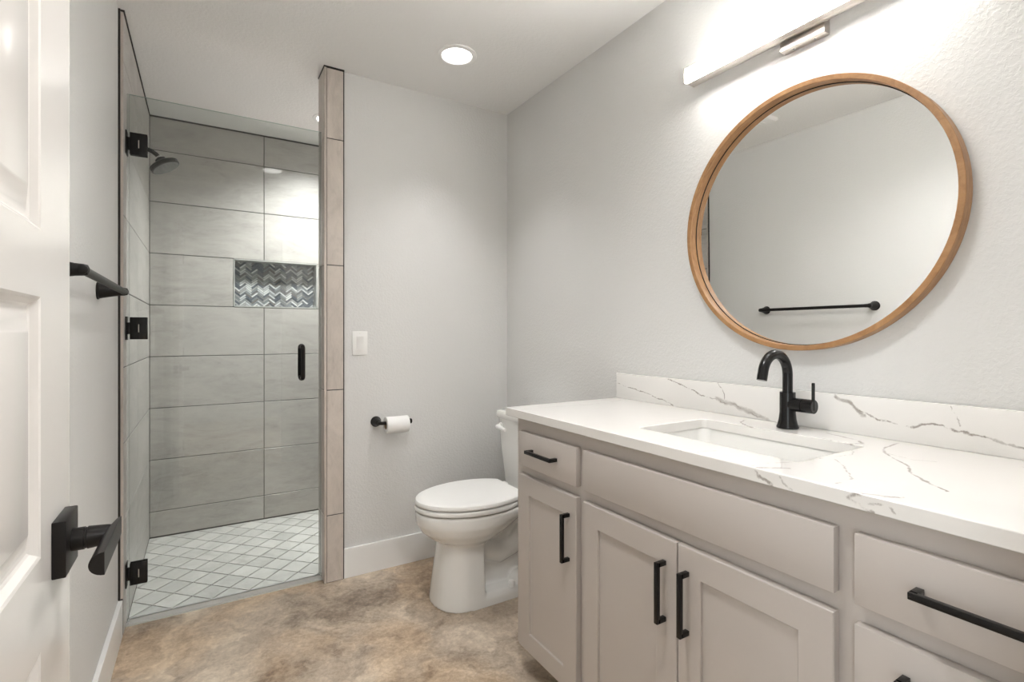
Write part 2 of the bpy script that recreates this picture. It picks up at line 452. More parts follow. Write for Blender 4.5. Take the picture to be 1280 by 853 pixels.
NX0, NX1, NZ0, NZ1, ND = 0.156, 0.648, ZR[5], ZR[6], 0.09
bm = bmesh.new()
y0, y1 = YS + 0.002, 3.70
box(bm, XT - 0.002, NX0, y0, y1, -0.06, ZC); box(bm, NX1, XSR + 0.1, y0, y1, -0.06, ZC)
box(bm, NX0, NX1, y0, y1, -0.06, NZ0); box(bm, NX0, NX1, y0, y1, NZ1, ZC); box(bm, NX0, NX1, YS + ND, y1, NZ0, NZ1)
wb = struct('wall_shower_back', bm, M_grout, 'grey stone-look tiled wall with the mosaic niche', 'wall')
xs = [XT, 0.326, 0.931, XSR]
rects = []
for k in range(len(ZR) - 1):
    if k == 5: rects += [(XT, NX0, ZR[k], ZR[k + 1]), (NX1, 0.931, ZR[k], ZR[k + 1]), (0.931, XSR, ZR[k], ZR[k + 1])]
    else: rects += [(xs[i], xs[i + 1], ZR[k], ZR[k + 1]) for i in range(3)]
part('tile_facing', tiles(bmesh.new(), rects, lambda u, v: (u, YS, v), (0, -1, 0)), M_tile_x, wb, smooth=0)
# herringbone lining of the niche
def herring(bm, x0, x1, z0, z1, y, L=0.048, w=0.012, gap=0.0016):
    lay = bm.faces.layers.float.new('rnd'); ca = math.cos(PI / 4)
    cx, cz = (x0 + x1) / 2, (z0 + z1) / 2
    def clip(poly):
        for ax, lim, sg in ((0, x0, 1), (0, x1, -1), (1, z0, 1), (1, z1, -1)):
            out = []
            for i in range(len(poly)):
                p, q = poly[i], poly[(i + 1) % len(poly)]
                dp, dq = sg * (p[ax] - lim), sg * (q[ax] - lim)
                if dp >= 0: out.append(p)
                if (dp >= 0) != (dq >= 0):
                    s_ = dp / (dp - dq); out.append((p[0] + (q[0] - p[0]) * s_, p[1] + (q[1] - p[1]) * s_))
            poly = out
            if len(poly) < 3: return None
        return poly
    n = int(L / w + .5)
    for i in range(-60, 60):
        for j in range(-14, 14):
            for horiz in (True, False):
                bx, by = i * w + j * n * w, i * w - j * n * w
                r = (bx, bx + L, by, by + w) if horiz else (bx, bx + w, by + w, by + w + L)
                g = gap / 2
                q = [(r[0] + g, r[2] + g), (r[1] - g, r[2] + g), (r[1] - g, r[3] - g), (r[0] + g, r[3] - g)]
                q = [(cx + (a - b) * ca, cz + (a + b) * ca * 0.82) for a, b in q]
                q = clip(q)
                if not q: continue
                rn = random.random(); rnd_ = min(1, max(0, rn + 0.0))
                top = [bm.verts.new((a, y, b)) for a, b in q]; bot = [bm.verts.new((a, y + 0.004, b)) for a, b in q]
                fs = [bm.faces.new(top)] + [bm.faces.new((top[k], bot[k], bot[(k + 1) % len(q)], top[(k + 1) % len(q)])) for k in range(len(q))]
                for f in fs: f[lay] = rnd_
    return bm
part('mosaic', herring(bmesh.new(), NX0 + .006, NX1 - .006, NZ0 + .006, NZ1 - .006, YS + ND - 0.004), M_mosaic, wb, 'grey and white herringbone mosaic in the niche', smooth=0)
bm = bmesh.new()
for a in ((NX0, NX0 + .007, NZ0, NZ1), (NX1 - .007, NX1, NZ0, NZ1), (NX0, NX1, NZ0, NZ0 + .007), (NX0, NX1, NZ1 - .007, NZ1)):
    box(bm, a[0], a[1], YS - 0.002, YS + ND, a[2], a[3])
part('niche_trim', bm, M_steel, wb, 'light satin edging around the niche')
bm = B(XSR, XR, 2.606, 3.70, -0.06, ZC)
wr = struct('wall_shower_right', bm, M_grout, 'grey tiled shower wall hidden behind the partition', 'wall')
part('tile_facing', tiles(bmesh.new(), [(2.62, 3.07, ZR[k], ZR[k + 1]) for k in range(9)] + [(3.07, YS, ZR[k], ZR[k + 1]) for k in range(9)],
     lambda u, v: (XSR - 0.006, u, v), (-1, 0, 0), 0.006), M_tile_x, wr, smooth=0)
# tiled end of the partition
bm = B(XJ + 0.002, 0.5700, 2.489, 2.624, 0, ZC)
wj = struct('wall_shower_jamb', bm, M_grout, 'narrow tiled partition end beside the glass shower door', 'wall')
JZ = [0.0, 0.317, 0.910, 1.502, 2.101, ZC - 0.006]
tb = bmesh.new()
tiles(tb, [(0.4925, 0.5715, JZ[k], JZ[k + 1]) for k in range(5)], lambda u, v: (u, 2.4865, v), (0, -1, 0), 0.006)
tiles(tb, [(2.4905, 2.626, JZ[k], JZ[k + 1]) for k in range(5)], lambda u, v: (XJ - 0.003, u, v), (-1, 0, 0), 0.006)
part('tile_facing', tb, M_tile_z, wj, smooth=0)
part('corner_trim', B(0.4815, 0.4925, 2.4855, 2.4905, 0, ZC - 0.006, bev=0.001), M_tile_z, wj)
bm = B(XJ + 0.09, XSR, 2.606, 2.618, 0, ZC - .006); struct('wall_shower_front', bm, M_tile_x, 'tiled shower side of the partition wall', 'wall')
# dark metal edging
def trim(n, lab, *boxes):
    b_ = bmesh.new()
    for a in boxes: box(b_, *a)
    struct(n, b_, M_darktrim, lab, 'trim')
trim('trim_2', 'dark edging between ceiling and left shower tile', (XL, XT + .004, 2.471, YS, ZC - .007, ZC))
trim('trim_3', 'dark edging between ceiling and shower back tile', (XT + .004, XSR, YS - .004, YS + .004, ZC - .006, ZC))
trim('trim_4', 'dark edging around the top of the tiled partition end', (XJ - .005, .574, 2.484, 2.628, ZC - .006, ZC))
trim('trim_5', 'dark upright edging where left wall meets shower tile', (XL, XL + .007, 2.466, 2.473, 0.142, ZC))
trim('trim_6', 'thin dark upright joint beside the partition end', (.5716, .5745, 2.490, YB, 0.0, ZC - .006))
# shower floor
bm = B(XT - 0.01, XSR + 0.05, 2.535, 3.62, -0.06, -0.0095)
sf = struct('floor_shower', bm, M_floorgrout, 'shower floor of pale square tiles laid diagonally', 'floor')
def floor_tiles():
    bm = bmesh.new(); lay = bm.faces.layers.float.new('rnd'); r2 = math.sqrt(2); g = 0.0026; p = 0.1045
    X0, X1, Y0, Y1 = XT, XSR, 2.560, YS
    for i in range(-16, 24):
        for j in range(-16, 24):
            a0, b0 = 1.977 + p * i, 2.041 + p * j
            q = [(a0 + g, b0 + g), (a0 + p - g, b0 + g), (a0 + p - g, b0 + p - g), (a0 + g, b0 + p - g)]
            poly = [((a - b) / r2, (a + b) / r2) for a, b in q]
            for ax, lim, sg in ((0, X0, 1), (0, X1, -1), (1, Y0, 1), (1, Y1, -1)):
                out = []
                for k in range(len(poly)):
                    P_, Q_ = poly[k], poly[(k + 1) % len(poly)]
                    dp, dq = sg * (P_[ax] - lim), sg * (Q_[ax] - lim)
                    if dp >= 0: out.append(P_)
                    if (dp >= 0) != (dq >= 0):
                        s_ = dp / (dp - dq); out.append((P_[0] + (Q_[0] - P_[0]) * s_, P_[1] + (Q_[1] - P_[1]) * s_))
                poly = out
                if len(poly) < 3: break
            if len(poly) < 3: continue
            rn = random.random() ** 1.6
            if (i, j) == (5, -1): rn = 1.5
            top = [bm.verts.new((x, y, -0.006)) for x, y in poly]; bot = [bm.verts.new((x, y, -0.0095)) for x, y in poly]
            fs = [bm.faces.new(top)] + [bm.faces.new((top[k], bot[k], bot[(k + 1) % len(poly)], top[(k + 1) % len(poly)])) for k in range(len(poly))]
            for f in fs: f[lay] = rn
    return bm
part('tile_facing', floor_tiles(), M_tile_f, sf, smooth=0)
struct('trim_7', B(XT, XJ - .003, 2.533, 2.562, -0.01, 0.004, bev=0.001), M_steel, 'pale metal threshold under the glass shower door', 'trim')

# ------------------------------------------------------------------ white panel door, open against the left wall
def panel_door():
    x1, x0 = -0.150, -0.185
    y0, y1, z0, z1 = 0.105, 0.864, 0.010, 2.035
    cols = [(0.235, 0.445), (0.520, 0.728)]
    rows = [(0.23, 0.834), (0.935, 1.216), (1.288, 1.92)]
    bm = bmesh.new()
    def face(x, s):
        ycuts = sorted([y0, y1] + [v for c in cols for v in c]); zcuts = sorted([z0, z1] + [v for r in rows for v in r])
        for i in range(len(ycuts) - 1):
            for k in range(len(zcuts) - 1):
                ya, yb, za, zb = ycuts[i], ycuts[i + 1], zcuts[k], zcuts[k + 1]
                hole = any(abs(ya - c[0]) < 1e-6 for c in cols) and any(abs(za - r[0]) < 1e-6 for r in rows)
                if not hole:
                    bm.faces.new([bm.verts.new((x, a, b)) for a, b in ((ya, za), (yb, za), (yb, zb), (ya, zb))])
                    continue
                prof = [(0, 0), (0.003, -0.0015), (0.008, -0.0075), (0.011, -0.009), (0.014, -0.009), (0.020, -0.0075), (0.036, -0.0025), (0.039, -0.0015)]
                prev = None
                for ins, dep in prof:
                    ring = [bm.verts.new((x + s * dep, a, b)) for a, b in ((ya + ins, za + ins), (yb - ins, za + ins), (yb - ins, zb - ins), (ya + ins, zb - ins))]
                    if prev:
                        for q in range(4): bm.faces.new((prev[q], prev[(q + 1) % 4], ring[(q + 1) % 4], ring[q]))
                    prev = ring
                bm.faces.new(prev)
    face(x1, 1); face(x0, -1)
    for a, b, c, d in (((x0, y0, z0), (x1, y0, z0), (x1, y0, z1), (x0, y0, z1)), ((x0, y1, z0), (x1, y1, z0), (x1, y1, z1), (x0, y1, z1)),
                       ((x0, y0, z0), (x1, y0, z0), (x1, y1, z0), (x0, y1, z0)), ((x0, y0, z1), (x1, y0, z1), (x1, y1, z1), (x0, y1, z1))):
        bm.faces.new([bm.verts.new(p) for p in (a, b, c, d)])
    bmesh.ops.remove_doubles(bm, verts=bm.verts, dist=1e-5)
    return bm
door = solo('door_1', panel_door(), M_door, (-0.1675, 0.105, 0.010), 'white raised-panel door standing open along the left wall', 'door', kind='structure', smooth=20)
ORIGIN[door.name] = Vector((-0.1675, 0.105, 0.010))
hb = bmesh.new(); hy, hz = 0.804, 0.9255
box(hb, -0.150, -0.137, hy - 0.033, hy + 0.033, hz - 0.033, hz + 0.033, bev=0.0012)
hd = part('door_handle', hb, M_bronze, door, 'dark bronze square door rose')
lv = bmesh.new()
lathe(lv, (-0.137, hy, hz), (1, 0, 0), [(0.0135, 0), (0.0135, 0.012), (0.0125, 0.0125), (0.0125, 0.0145), (0.0135, 0.015), (0.012, 0.034), (0.0105, 0.040)], 32)
rings = []
for yy, hx, hh in ((0.832, 0.003, 0.011), (0.824, 0.008, 0.0125), (0.80, 0.0125, 0.0130), (0.76, 0.0135, 0.0128), (0.70, 0.0140, 0.0125)):
    r = []
    for k in range(15):
        a = PI / 2 + PI * k / 14
        r.append(Vector((-0.0925 + hx * math.cos(a), yy, hz + 0.001 + hh * math.sin(a))))
    rings.append(r)
loft(lv, rings)
part('lever', lv, M_bronze, hd, 'dark bronze door lever')
part('latch_plate', B(-0.1785, -0.1565, 0.8635, 0.8650, hz - 0.028, hz + 0.028), M_bronze, door, 'dark latch plate')
bm = bmesh.new()
for z in (0.25, 1.02, 1.80): tube(bm, [(-0.147, 0.103, z - .045), (-0.147, 0.103, z + .045)], 0.006, 12)
part('door_hinge', bm, M_bronze, door)

# ------------------------------------------------------------------ frameless glass shower door
gx0, gx1, gy0, gy1, gz0, gz1 = -0.258, 0.4755, 2.5455, 2.5545, 0.012, 2.145
sd = thing('shower_door', (gx0, 2.55, 0.004), 'clear frameless glass shower door hung on three dark hinges', 'shower door')
bm = B(gx0, gx1, gy0, gy1, gz0, gz1)
bm.faces.ensure_lookup_table()
for f in bm.faces:
    if abs(f.normal.y) < 0.5: f.material_index = 1
part('glass_panel', bm, [M_glass, M_gedge], sd, smooth=0)
part('bottom_seal', B(gx0, gx1, gy0 - .002, gy1 + .002, 0.004, 0.022), M_rubber, sd)
part('side_seal', B(gx1 - .001, XJ - .0035, gy0 + .001, gy1 - .001, 0.012, 2.145), M_glass, sd)
part('hinge_seal', B(gx0 - .008, gx0, gy0 + .001, gy1 - .001, 0.012, 2.145), M_glass, sd)
for z in (1.946, 1.199, 0.205):
    h = bmesh.new()
    for ya, yb in ((gy0 - .007, gy0), (gy1, gy1 + .007)):
        box(h, gx0 + .002, gx0 + .060, ya, yb, z - .045, z + .045, bev=0.0015)
    hinge = part('hinge', h, M_black, sd, 'dark bronze glass hinge')
    part('wall_plate', B(XT, XT + .005, 2.522, 2.578, z - .047, z + .047, bev=0.001), M_black, hinge)
    k = bmesh.new(); box(k, XT + .004, gx0 + .004, gy0 - .006, gy1 + .006, z - .024, z + .024, bev=0.001)
    part('knuckle', k, M_black, hinge)
    part('set_screw', B(gx0 + .030, gx0 + .033, gy0 - .0085, gy0 - .0065, z - .016, z + .016), M_nickel, hinge)
hbm = bmesh.new(); hx = 0.392; zc = 1.043
for s, y in ((-1, gy0), (1, gy1)):
    yo = y + s * 0.042; zt, zb = zc + 0.074, zc - 0.074
    pts = [(hx, y, zt), (hx, yo - s * .014, zt)] + [tuple(p) for p in arc((hx, yo - s * .014, zt - .014), .014, PI / 2, 0, (0, s, 0), (0, 0, 1), 6)[1:]]
    pts += [tuple(p) for p in arc((hx, yo - s * .014, zb + .014), .014, 0, -PI / 2, (0, s, 0), (0, 0, 1), 6)] + [(hx, y, zb)]
    tube(hbm, pts, 0.0095, 18)
    for z in (zt, zb): lathe(hbm, (hx, y, z), (0, s, 0), [(0.0125, 0), (0.0125, 0.004), (0.010, 0.005)], 20)
part('pull_handle', hbm, M_bronze, sd, 'dark bronze back-to-back pull handle')

# ------------------------------------------------------------------ shower head
sh = thing('shower_head', (XT, 3.06, 2.10), 'dark round shower head on a bent arm from tiled wall', 'shower head')
part('escutcheon', lathe(bmesh.new(), (XT, 3.06, 2.088), (1, 0, 0), [(0.030, 0), (0.030, 0.003), (0.024, 0.008), (0.012, 0.011)], 32), M_bronze, sh)
part('arm', tube(bmesh.new(), [(XT, 3.06, 2.088), (XT + .02, 3.06, 2.0885), (XT + .045, 3.06, 2.082), (XT + .065, 3.06, 2.069), (XT + .080, 3.06, 2.052)], 0.0105, 18), M_bronze, sh)
ax = Vector((0.50, -0.10, -0.86)).normalized(); o0 = Vector((XT + .078, 3.06, 2.054))
part('joint_ring', lathe(bmesh.new(), o0 - ax * .004, ax, [(0.0125, 0), (0.0125, 0.006)], 24), M_chrome, sh, 'thin chrome joint ring')
hdm = part('head', lathe(bmesh.new(), o0, ax, [(0.012, 0), (0.015, .004), (0.024, .008), (0.024, .016), (0.032, .020), (0.040, .028), (0.061, .034), (0.066, .038), (0.066, .054), (0.062, .057)], 48), M_bronze, sh)
bm = lathe(bmesh.new(), o0 + ax * 0.0572, ax, [(0.059, 0), (0.059, 0.001)], 48)
a_, b_ = frame_of(ax)
for rr, nn in ((0.015, 6), (0.030, 12), (0.045, 18)):
    for k in range(nn):
        p = o0 + ax * 0.058 + (a_ * math.cos(2 * PI * k / nn) + b_ * math.sin(2 * PI * k / nn)) * rr
        lathe(bm, p, ax, [(0.0026, 0), (0.0016, 0.003)], 8)
part('spray_face', bm, M_nozzle, hdm, 'grey nozzle face')

# ------------------------------------------------------------------ towel bar on the left wall
tbz, tbx = 1.311, -0.218
tbar = thing('towel_bar', (XL, 1.70, tbz), 'dark bronze towel bar mounted on the left wall', 'towel bar')
part('bar', tube(bmesh.new(), [(tbx, 1.385, tbz), (tbx, 2.03, tbz)], 0.0095, 20), M_bronze, tbar)
for y, s in ((1.375, -1), (2.02, 1)):
    bm = lathe(bmesh.new(), (XL, y, tbz), (1, 0, 0), [(0.027, 0), (0.027, 0.004), (0.024, 0.006), (0.021, 0.02), (0.0155, 0.045), (0.0135, 0.055), (0.0125, 0.068), (0.0105, 0.076), (0.004, 0.079)], 32)
    tube(bm, [(tbx, y - s * .03, tbz), (tbx, y, tbz), (tbx, y + s * .010, tbz), (tbx, y + s * .013, tbz)], [0.0095, 0.011, 0.0105, 0.006], 20)
    part('post', bm, M_bronze, tbar)

# ------------------------------------------------------------------ back wall: switch, paper holder, roll
ls = thing('light_switch', (0.651, YB, 1.131), 'white rocker light switch plate beside the tiled partition', 'light switch')
part('switch_plate', B(0.614, 0.688, YB - 0.0055, YB, 1.073, 1.189, bev=0.002), M_plastic, ls)
bm = bmesh.new()
rr = [[Vector((x, y, z)) for x, y, z in ((0.6345, YB - .0055, zz), (0.6675, YB - .0055, zz), (0.6675, yy, zz), (0.6345, yy, zz))] for zz, yy in
      ((1.098, YB - .0065), (1.131, YB - .0075), (1.164, YB - .0105))]
loft(bm, rr); part('rocker', bm, M_plastic, ls, smooth=0)
for z in (1.084, 1.178): part('plate_screw', lathe(bmesh.new(), (0.651, YB - .0053, z), (0, -1, 0), [(0.003, 0), (0.0025, 0.0008)], 12), M_plastic, ls)
ph = thing('toilet_paper_holder', (0.732, YB, 0.740), 'dark open-ended toilet paper holder on the back wall', 'paper holder')
part('flange', lathe(bmesh.new(), (0.730, YB, 0.740), (0, -1, 0), [(0.026, 0), (0.026, 0.004), (0.023, 0.006), (0.019, 0.022), (0.014, 0.045), (0.012, 0.052)], 32), M_bronze, ph)
pts = [(0.730, YB - .045, .740), (0.730, YB - .052, .740)] + [tuple(p) for p in arc((0.748, YB - .055, .740), .018, PI, PI / 2 * 3, (1, 0, 0), (0, 1, 0), 8)] + [(0.880, YB - .073, .740)]
part('arm', tube(bmesh.new(), pts, 0.0085, 20), M_bronze, ph)
part('end_cap', lathe(bmesh.new(), (0.878, YB - .073, .740), (1, 0, 0), [(0.0085, 0), (0.0125, 0.003), (0.0125, 0.010), (0.010, 0.012)], 24), M_bronze, ph)
rc = Vector((0.757, YB - .073, 0.7295)); RL = 0.112
tp = thing('toilet_paper_roll', (rc.x + RL / 2, rc.y, rc.z - .040), 'small white toilet paper roll hanging on the dark holder', 'toilet paper')
part('paper', ring_lathe(bmesh.new(), rc, (1, 0, 0), [(0.0205, 0), (0.039, 0), (0.040, 0.001), (0.040, RL - .001), (0.039, RL), (0.0205, RL)], 56), M_paper, tp)
part('core', ring_lathe(bmesh.new(), rc, (1, 0, 0), [(0.0190, 0.0005), (0.0206, 0.0005), (0.0206, RL - .0005), (0.0190, RL - .0005)], 40), M_card, tp, 'cardboard core')

# ------------------------------------------------------------------ toilet
TY = 2.055
def egg(xf, xb, hw, z, n=44):
    """elongated outline: front tip xf (towards -X), straight across at the back xb, half width hw"""
    xm = xf + (xb - xf) * 0.585; L2 = (xb - xm) * 1.27; side = []
    for k in range(n // 2 + 1):
        a = PI * 0.5 * k / (n // 2) * 2
        x = xm - (xm - xf) * math.cos(a) if a <= PI / 2 else xm + (xb - xm) * math.sin((a - PI / 2))
        y = hw * math.sin(a) if a <= PI / 2 else hw * math.sqrt(max(0, 1 - ((x - xm) / L2) ** 2))
        side.append((x, y))
    out = [Vector((x, TY - y, z)) for x, y in side] + [Vector((x, TY + y, z)) for x, y in reversed(side[1:])]
    return out
toilet = thing('toilet', (1.15, TY, 0), 'white two-piece toilet with closed lid beside the vanity', 'toilet')
bm = bmesh.new()
loft(bm, [egg(0.985, 1.03, .060, .225), egg(0.930, 1.06, .090, .245), egg(0.885, 1.09, .118, .263), egg(0.838, 1.135, .148, .290), egg(0.800, 1.185, .172, .322),
          egg(0.780, 1.235, .187, .358), egg(0.776, 1.262, .190, .378), egg(0.776, 1.270, .190, .400), egg(0.781, 1.266, .186, .408)])
# tapering pedestal column in front
def pedo(xf, xb, hw, z, r):
    n = 8; out = []
    for sx, sy, a0 in ((1, 1, 0), (-1, 1, PI / 2), (-1, -1, PI), (1, -1, 3 * PI / 2)):
        rr_ = 0.012 if sx > 0 else r
        for k in range(n + 1):
            a = a0 + PI / 2 * k / n
            cx_ = (xb - rr_) if sx > 0 else (xf + rr_)
            out.append(Vector((cx_ + rr_ * math.cos(a), TY + sy * (hw - rr_) + rr_ * math.sin(a), z)))
    return out
loft(bm, [pedo(.846, 1.040, .143, 0, .128), pedo(.847, 1.040, .142, .012, .128), pedo(.858, 1.042, .133, .10, .12), pedo(.871, 1.044, .122, .19, .11), pedo(.882, 1.046, .114, .275, .10)])
# foot flange behind, and the core with the trapway
loft(bm, [pedo(1.00, 1.415, .143, 0, .02), pedo(1.00, 1.415, .141, .030, .02), pedo(1.00, 1.405, .130, .052, .02), pedo(1.00, 1.38, .095, .058, .02)])
box(bm, 1.00, 1.36, TY - .062, TY + .062, 0.03, 0.33)
tr = [(1.03, TY - .03, .255), (1.09, TY - .034, .205), (1.15, TY - .036, .185), (1.215, TY - .036, .205), (1.265, TY - .036, .255), (1.32, TY - .034, .30)]
tube(bm, tr, [.05, .056, .058, .058, .058, .055], 20); tube(bm, [(a, 2 * TY - b, c) for a, b, c in tr], [.05, .056, .058, .058, .058, .055], 20)
tr = [(1.29, TY - .030, .27), (1.34, TY - .034, .19), (1.34, TY - .036, .10), (1.33, TY - .036, .03)]
tube(bm, tr, .055, 20); tube(bm, [(a, 2 * TY - b, c) for a, b, c in tr], .055, 20)
for s in (-1, 1): lathe(bm, (1.235, TY + s * .090, .05), (0, 0, 1), [(0.052, 0), (0.046, .02), (0.030, .040), (0.01, .048)], 28)
box(bm, 1.20, 1.47, TY - .150, TY + .150, .345, .408, bev=.02, seg=3)
bmesh.ops.recalc_face_normals(bm, faces=list(bm.faces))
bowl = part('bowl', bm, M_porc, toilet, smooth=180)
rm = bowl.modifiers.new('remesh', 'REMESH'); rm.mode = 'VOXEL'; rm.voxel_size = 0.0055; rm.use_smooth_shade = True
sm = bowl.modifiers.new('smooth', 'SMOOTH'); sm.factor = 0.5; sm.iterations = 5
for s in (-1, 1):
    part('bolt_cap', lathe(bmesh.new(), (1.175, TY + s * .122, .048), (0, 0, 1), [(0.0155, 0), (0.0155, .016), (0.012, .024), (0.004, .028)], 20), M_plastic, toilet)
def slab_loft(z0, z1, xf, xb, hw, r0, r1):
    f = lambda i, z: egg(xf + i, xb - i * .6, hw - i, z)
    return [f(r0, z0), f(r0 * .3, z0 + r0 * .3), f(0, z0 + r0), f(0, z1 - r1), f(r1 * .3, z1 - r1 * .35), f(r1, z1 - r1 * .08), f(r1 * 2.4, z1)]
part('seat', loft(bmesh.new(), slab_loft(.4135, .4345, .775, 1.240, .193, .006, .004)), M_plastic, toilet)
part('lid', loft(bmesh.new(), slab_loft(.4385, .4620, .776, 1.243, .193, .006, .012)), M_plastic, toilet)
for s in (-1, 1): part('seat_hinge', B(1.225, 1.268, TY + s * .075 - .018, TY + s * .075 + .018, .405, .452, bev=.006, seg=3), M_plastic, toilet)
# tank
def trect(x0, x1, hw, z, r=.03): return rrect((x0 + x1) / 2, TY, x1 - x0, hw * 2, r, z, 6)
bm = loft(bmesh.new(), [trect(1.315, 1.470, .160, .402), trect(1.305, 1.472, .172, .420), trect(1.288, 1.474, .190, .62), trect(1.280, 1.475, .197, .752)])
tank = part('tank', bm, M_porc, toilet)
bm = loft(bmesh.new(), [trect(1.273, 1.477, .202, .7525), trect(1.270, 1.478, .205, .757), trect(1.270, 1.478, .205, .780), trect(1.274, 1.476, .201, .788), trect(1.284, 1.466, .190, .791)])
part('tank_lid', bm, M_porc, toilet)
bm = bmesh.new()
lathe(bm, (1.281, TY + .150, .712), (-1, 0, 0), [(0.018, 0), (0.018, .006), (0.012, .010), (0.012, .018)], 24)
tube(bm, [(1.258, TY + .150, .712), (1.256, TY + .125, .711), (1.257, TY + .095, .707), (1.259, TY + .075, .703)], [.0105, .0105, .0095, .007], 16)
part('flush_lever', bm, M_plastic, toilet)

# ------------------------------------------------------------------ vanity
CX, FX = 0.962, 0.942
VY0, VY1 = 0.064, 1.537
van = thing('vanity_cabinet', (1.22, 0.80, 0), 'taupe vanity cabinet with shaker doors and black bar handles', 'cabinet')
bm = bmesh.new(); ZT = 0.8818
for y_ in (VY0, VY1 - .018):
    box(bm, CX + .02, 1.478, y_, y_ + .018, .09, ZT); box(bm, 1.035, 1.478, y_, y_ + .018, 0.0, .09)
box(bm, CX + .02, 1.478, VY0 + .018, VY1 - .018, .09, .108); box(bm, 1.466, 1.478, VY0 + .018, VY1 - .018, .108, ZT)
stl = [(VY1 - .045, VY1), (1.142, 1.188), (.424, .470), (VY0, VY0 + .045)]
for a, b_ in stl: box(bm, CX, CX + .02, a, b_, .075, ZT)
for k in range(3):
    ya, yb = stl[k + 1][1], stl[k][0]
    for z0, z1 in ((.824, ZT), (.68, .728), (.075, .105)): box(bm, CX, CX + .02, ya, yb, z0, z1)
part('carcass', bm, M_cab, van)
part('toe_kick', B(1.035, 1.05, VY0 + .018, VY1 - .018, 0, .09), M_cab, van)
def handle(y, z, vert, L=0.145):
    bm = bmesh.new(); s = .0055; x0, x1 = .911, FX
    if vert:
        box(bm, x0, x0 + .010, y - s, y + s, z - L / 2, z + L / 2, bev=.0008)
        for e in (-1, 1):
            zc_ = z + e * (L / 2 - .0055); box(bm, x0 + .005, x1, y - s, y + s, zc_ - .0054, zc_ + .0054, bev=.0006)
    else:
        box(bm, x0, x0 + .010, y - L / 2, y + L / 2, z - s, z + s, bev=.0008)
        for e in (-1, 1):
            yc_ = y + e * (L / 2 - .0055); box(bm, x0 + .005, x1, yc_ - .0054, yc_ + .0054, z - s, z + s, bev=.0006)
    return bm
def slab(y0, y1, z0, z1): return B(FX, CX - .0003, y0, y1, z0, z1, bev=.0022)
def shaker(y0, y1, z0, z1, w=.062):
    bm = bmesh.new()
    outer = [(y0, z0), (y1, z0), (y1, z1), (y0, z1)]
    def ring(i, x): return [bm.verts.new((x, a, b)) for a, b in ((y0 + i, z0 + i), (y1 - i, z0 + i), (y1 - i, z1 - i), (y0 + i, z1 - i))]
    rs = [ring(.002, CX - .0003), ring(0, CX - .002), ring(0, FX + .002), ring(.002, FX), ring(w, FX), ring(w + .0015, FX + .0012), ring(w + .0018, FX + .0075)]
    bm.faces.new(rs[0])
    for a, b in zip(rs[:-1], rs[1:]):
        for q in range(4): bm.faces.new((a[q], a[(q + 1) % 4], b[(q + 1) % 4], b[q]))
    bm.faces.new(rs[-1]); return bm
LB, MB_, RB = (1.181, 1.500), (.4625, 1.1485), (.105, .4305)
d = part('drawer', slab(*LB, .7205, .837), M_cab, van); part('handle', handle(1.3405 + .006, .7815, False), M_black, d, 'black square bar handle')
d = part('door', shaker(*LB, .091, .689), M_cab, van); part('handle', handle(1.216, .562, True), M_black, d, 'black square bar handle')
part('false_front', slab(*MB_, .7205, .837), M_cab, van)
d = part('door', shaker(.8075, MB_[1], .091, .688), M_cab, van); part('handle', handle(.8435, .562, True), M_black, d, 'black square bar handle')
d = part('door', shaker(MB_[0], .8045, .091, .688), M_cab, van); part('handle', handle(.7765, .562, True), M_black, d, 'black square bar handle')
for z0, z1 in ((.7175, .838), (.396, .6845), (.091, .368)):
    d = part('drawer', slab(*RB, z0, z1), M_cab, van)
    part('handle', handle((RB[0] + RB[1]) / 2, z1 - .059 if z0 > .7 else z1 - .0515, False, .150 if z0 > .7 else .186), M_black, d, 'black square bar handle')

# countertop with rectangular cut-out
def ctop():
    bm = bmesh.new(); z1, z0 = .910, .882
    outer = [bm.verts.new(p) for p in ((.934, .0605, z1), (1.4905, .0605, z1), (1.4905, 1.577, z1), (.934, 1.577, z1))]
    inner = [bm.verts.new(p) for p in rrect((1.052 + 1.338) / 2, .8135, .286, .454, .014, z1, 5)]
    es = []
    for L_ in (outer, inner):
        for i in range(len(L_)): es.append(bm.edges.new((L_[i], L_[(i + 1) % len(L_)])))
    bmesh.ops.triangle_fill(bm, use_beauty=True, use_dissolve=False, edges=es)
    f = list(bm.faces)
    r = bmesh.ops.extrude_face_region(bm, geom=f)
    for v in [g for g in r['geom'] if isinstance(g, bmesh.types.BMVert)]: v.co.z = z0
    bmesh.ops.bisect_plane(bm, geom=bm.verts[:] + bm.edges[:] + bm.faces[:], dist=1e-5, plane_co=(0, .72, 0), plane_no=(0, 1, 0))
    bmesh.ops.recalc_face_normals(bm, faces=bm.faces[:])
    for f in bm.faces:
        f.material_index = 2 if f.normal.x < -.5 and f.calc_center_median().x < .94 else (0 if f.calc_center_median().y > .72 else 1)
    return bm
ct = solo('countertop', ctop(), M_quartz, SLAB_O, 'white quartz countertop with thin grey veins on the vanity', 'countertop', smooth=25)
bv = ct.modifiers.new('bevel', 'BEVEL'); bv.width = .0018; bv.segments = 2; bv.limit_method = 'ANGLE'; bv.angle_limit = math.radians(60)
part('backsplash', B(1.472, 1.4905, .0605, 1.577, .9101, 1.013, bev=.0015), M_splash, ct)

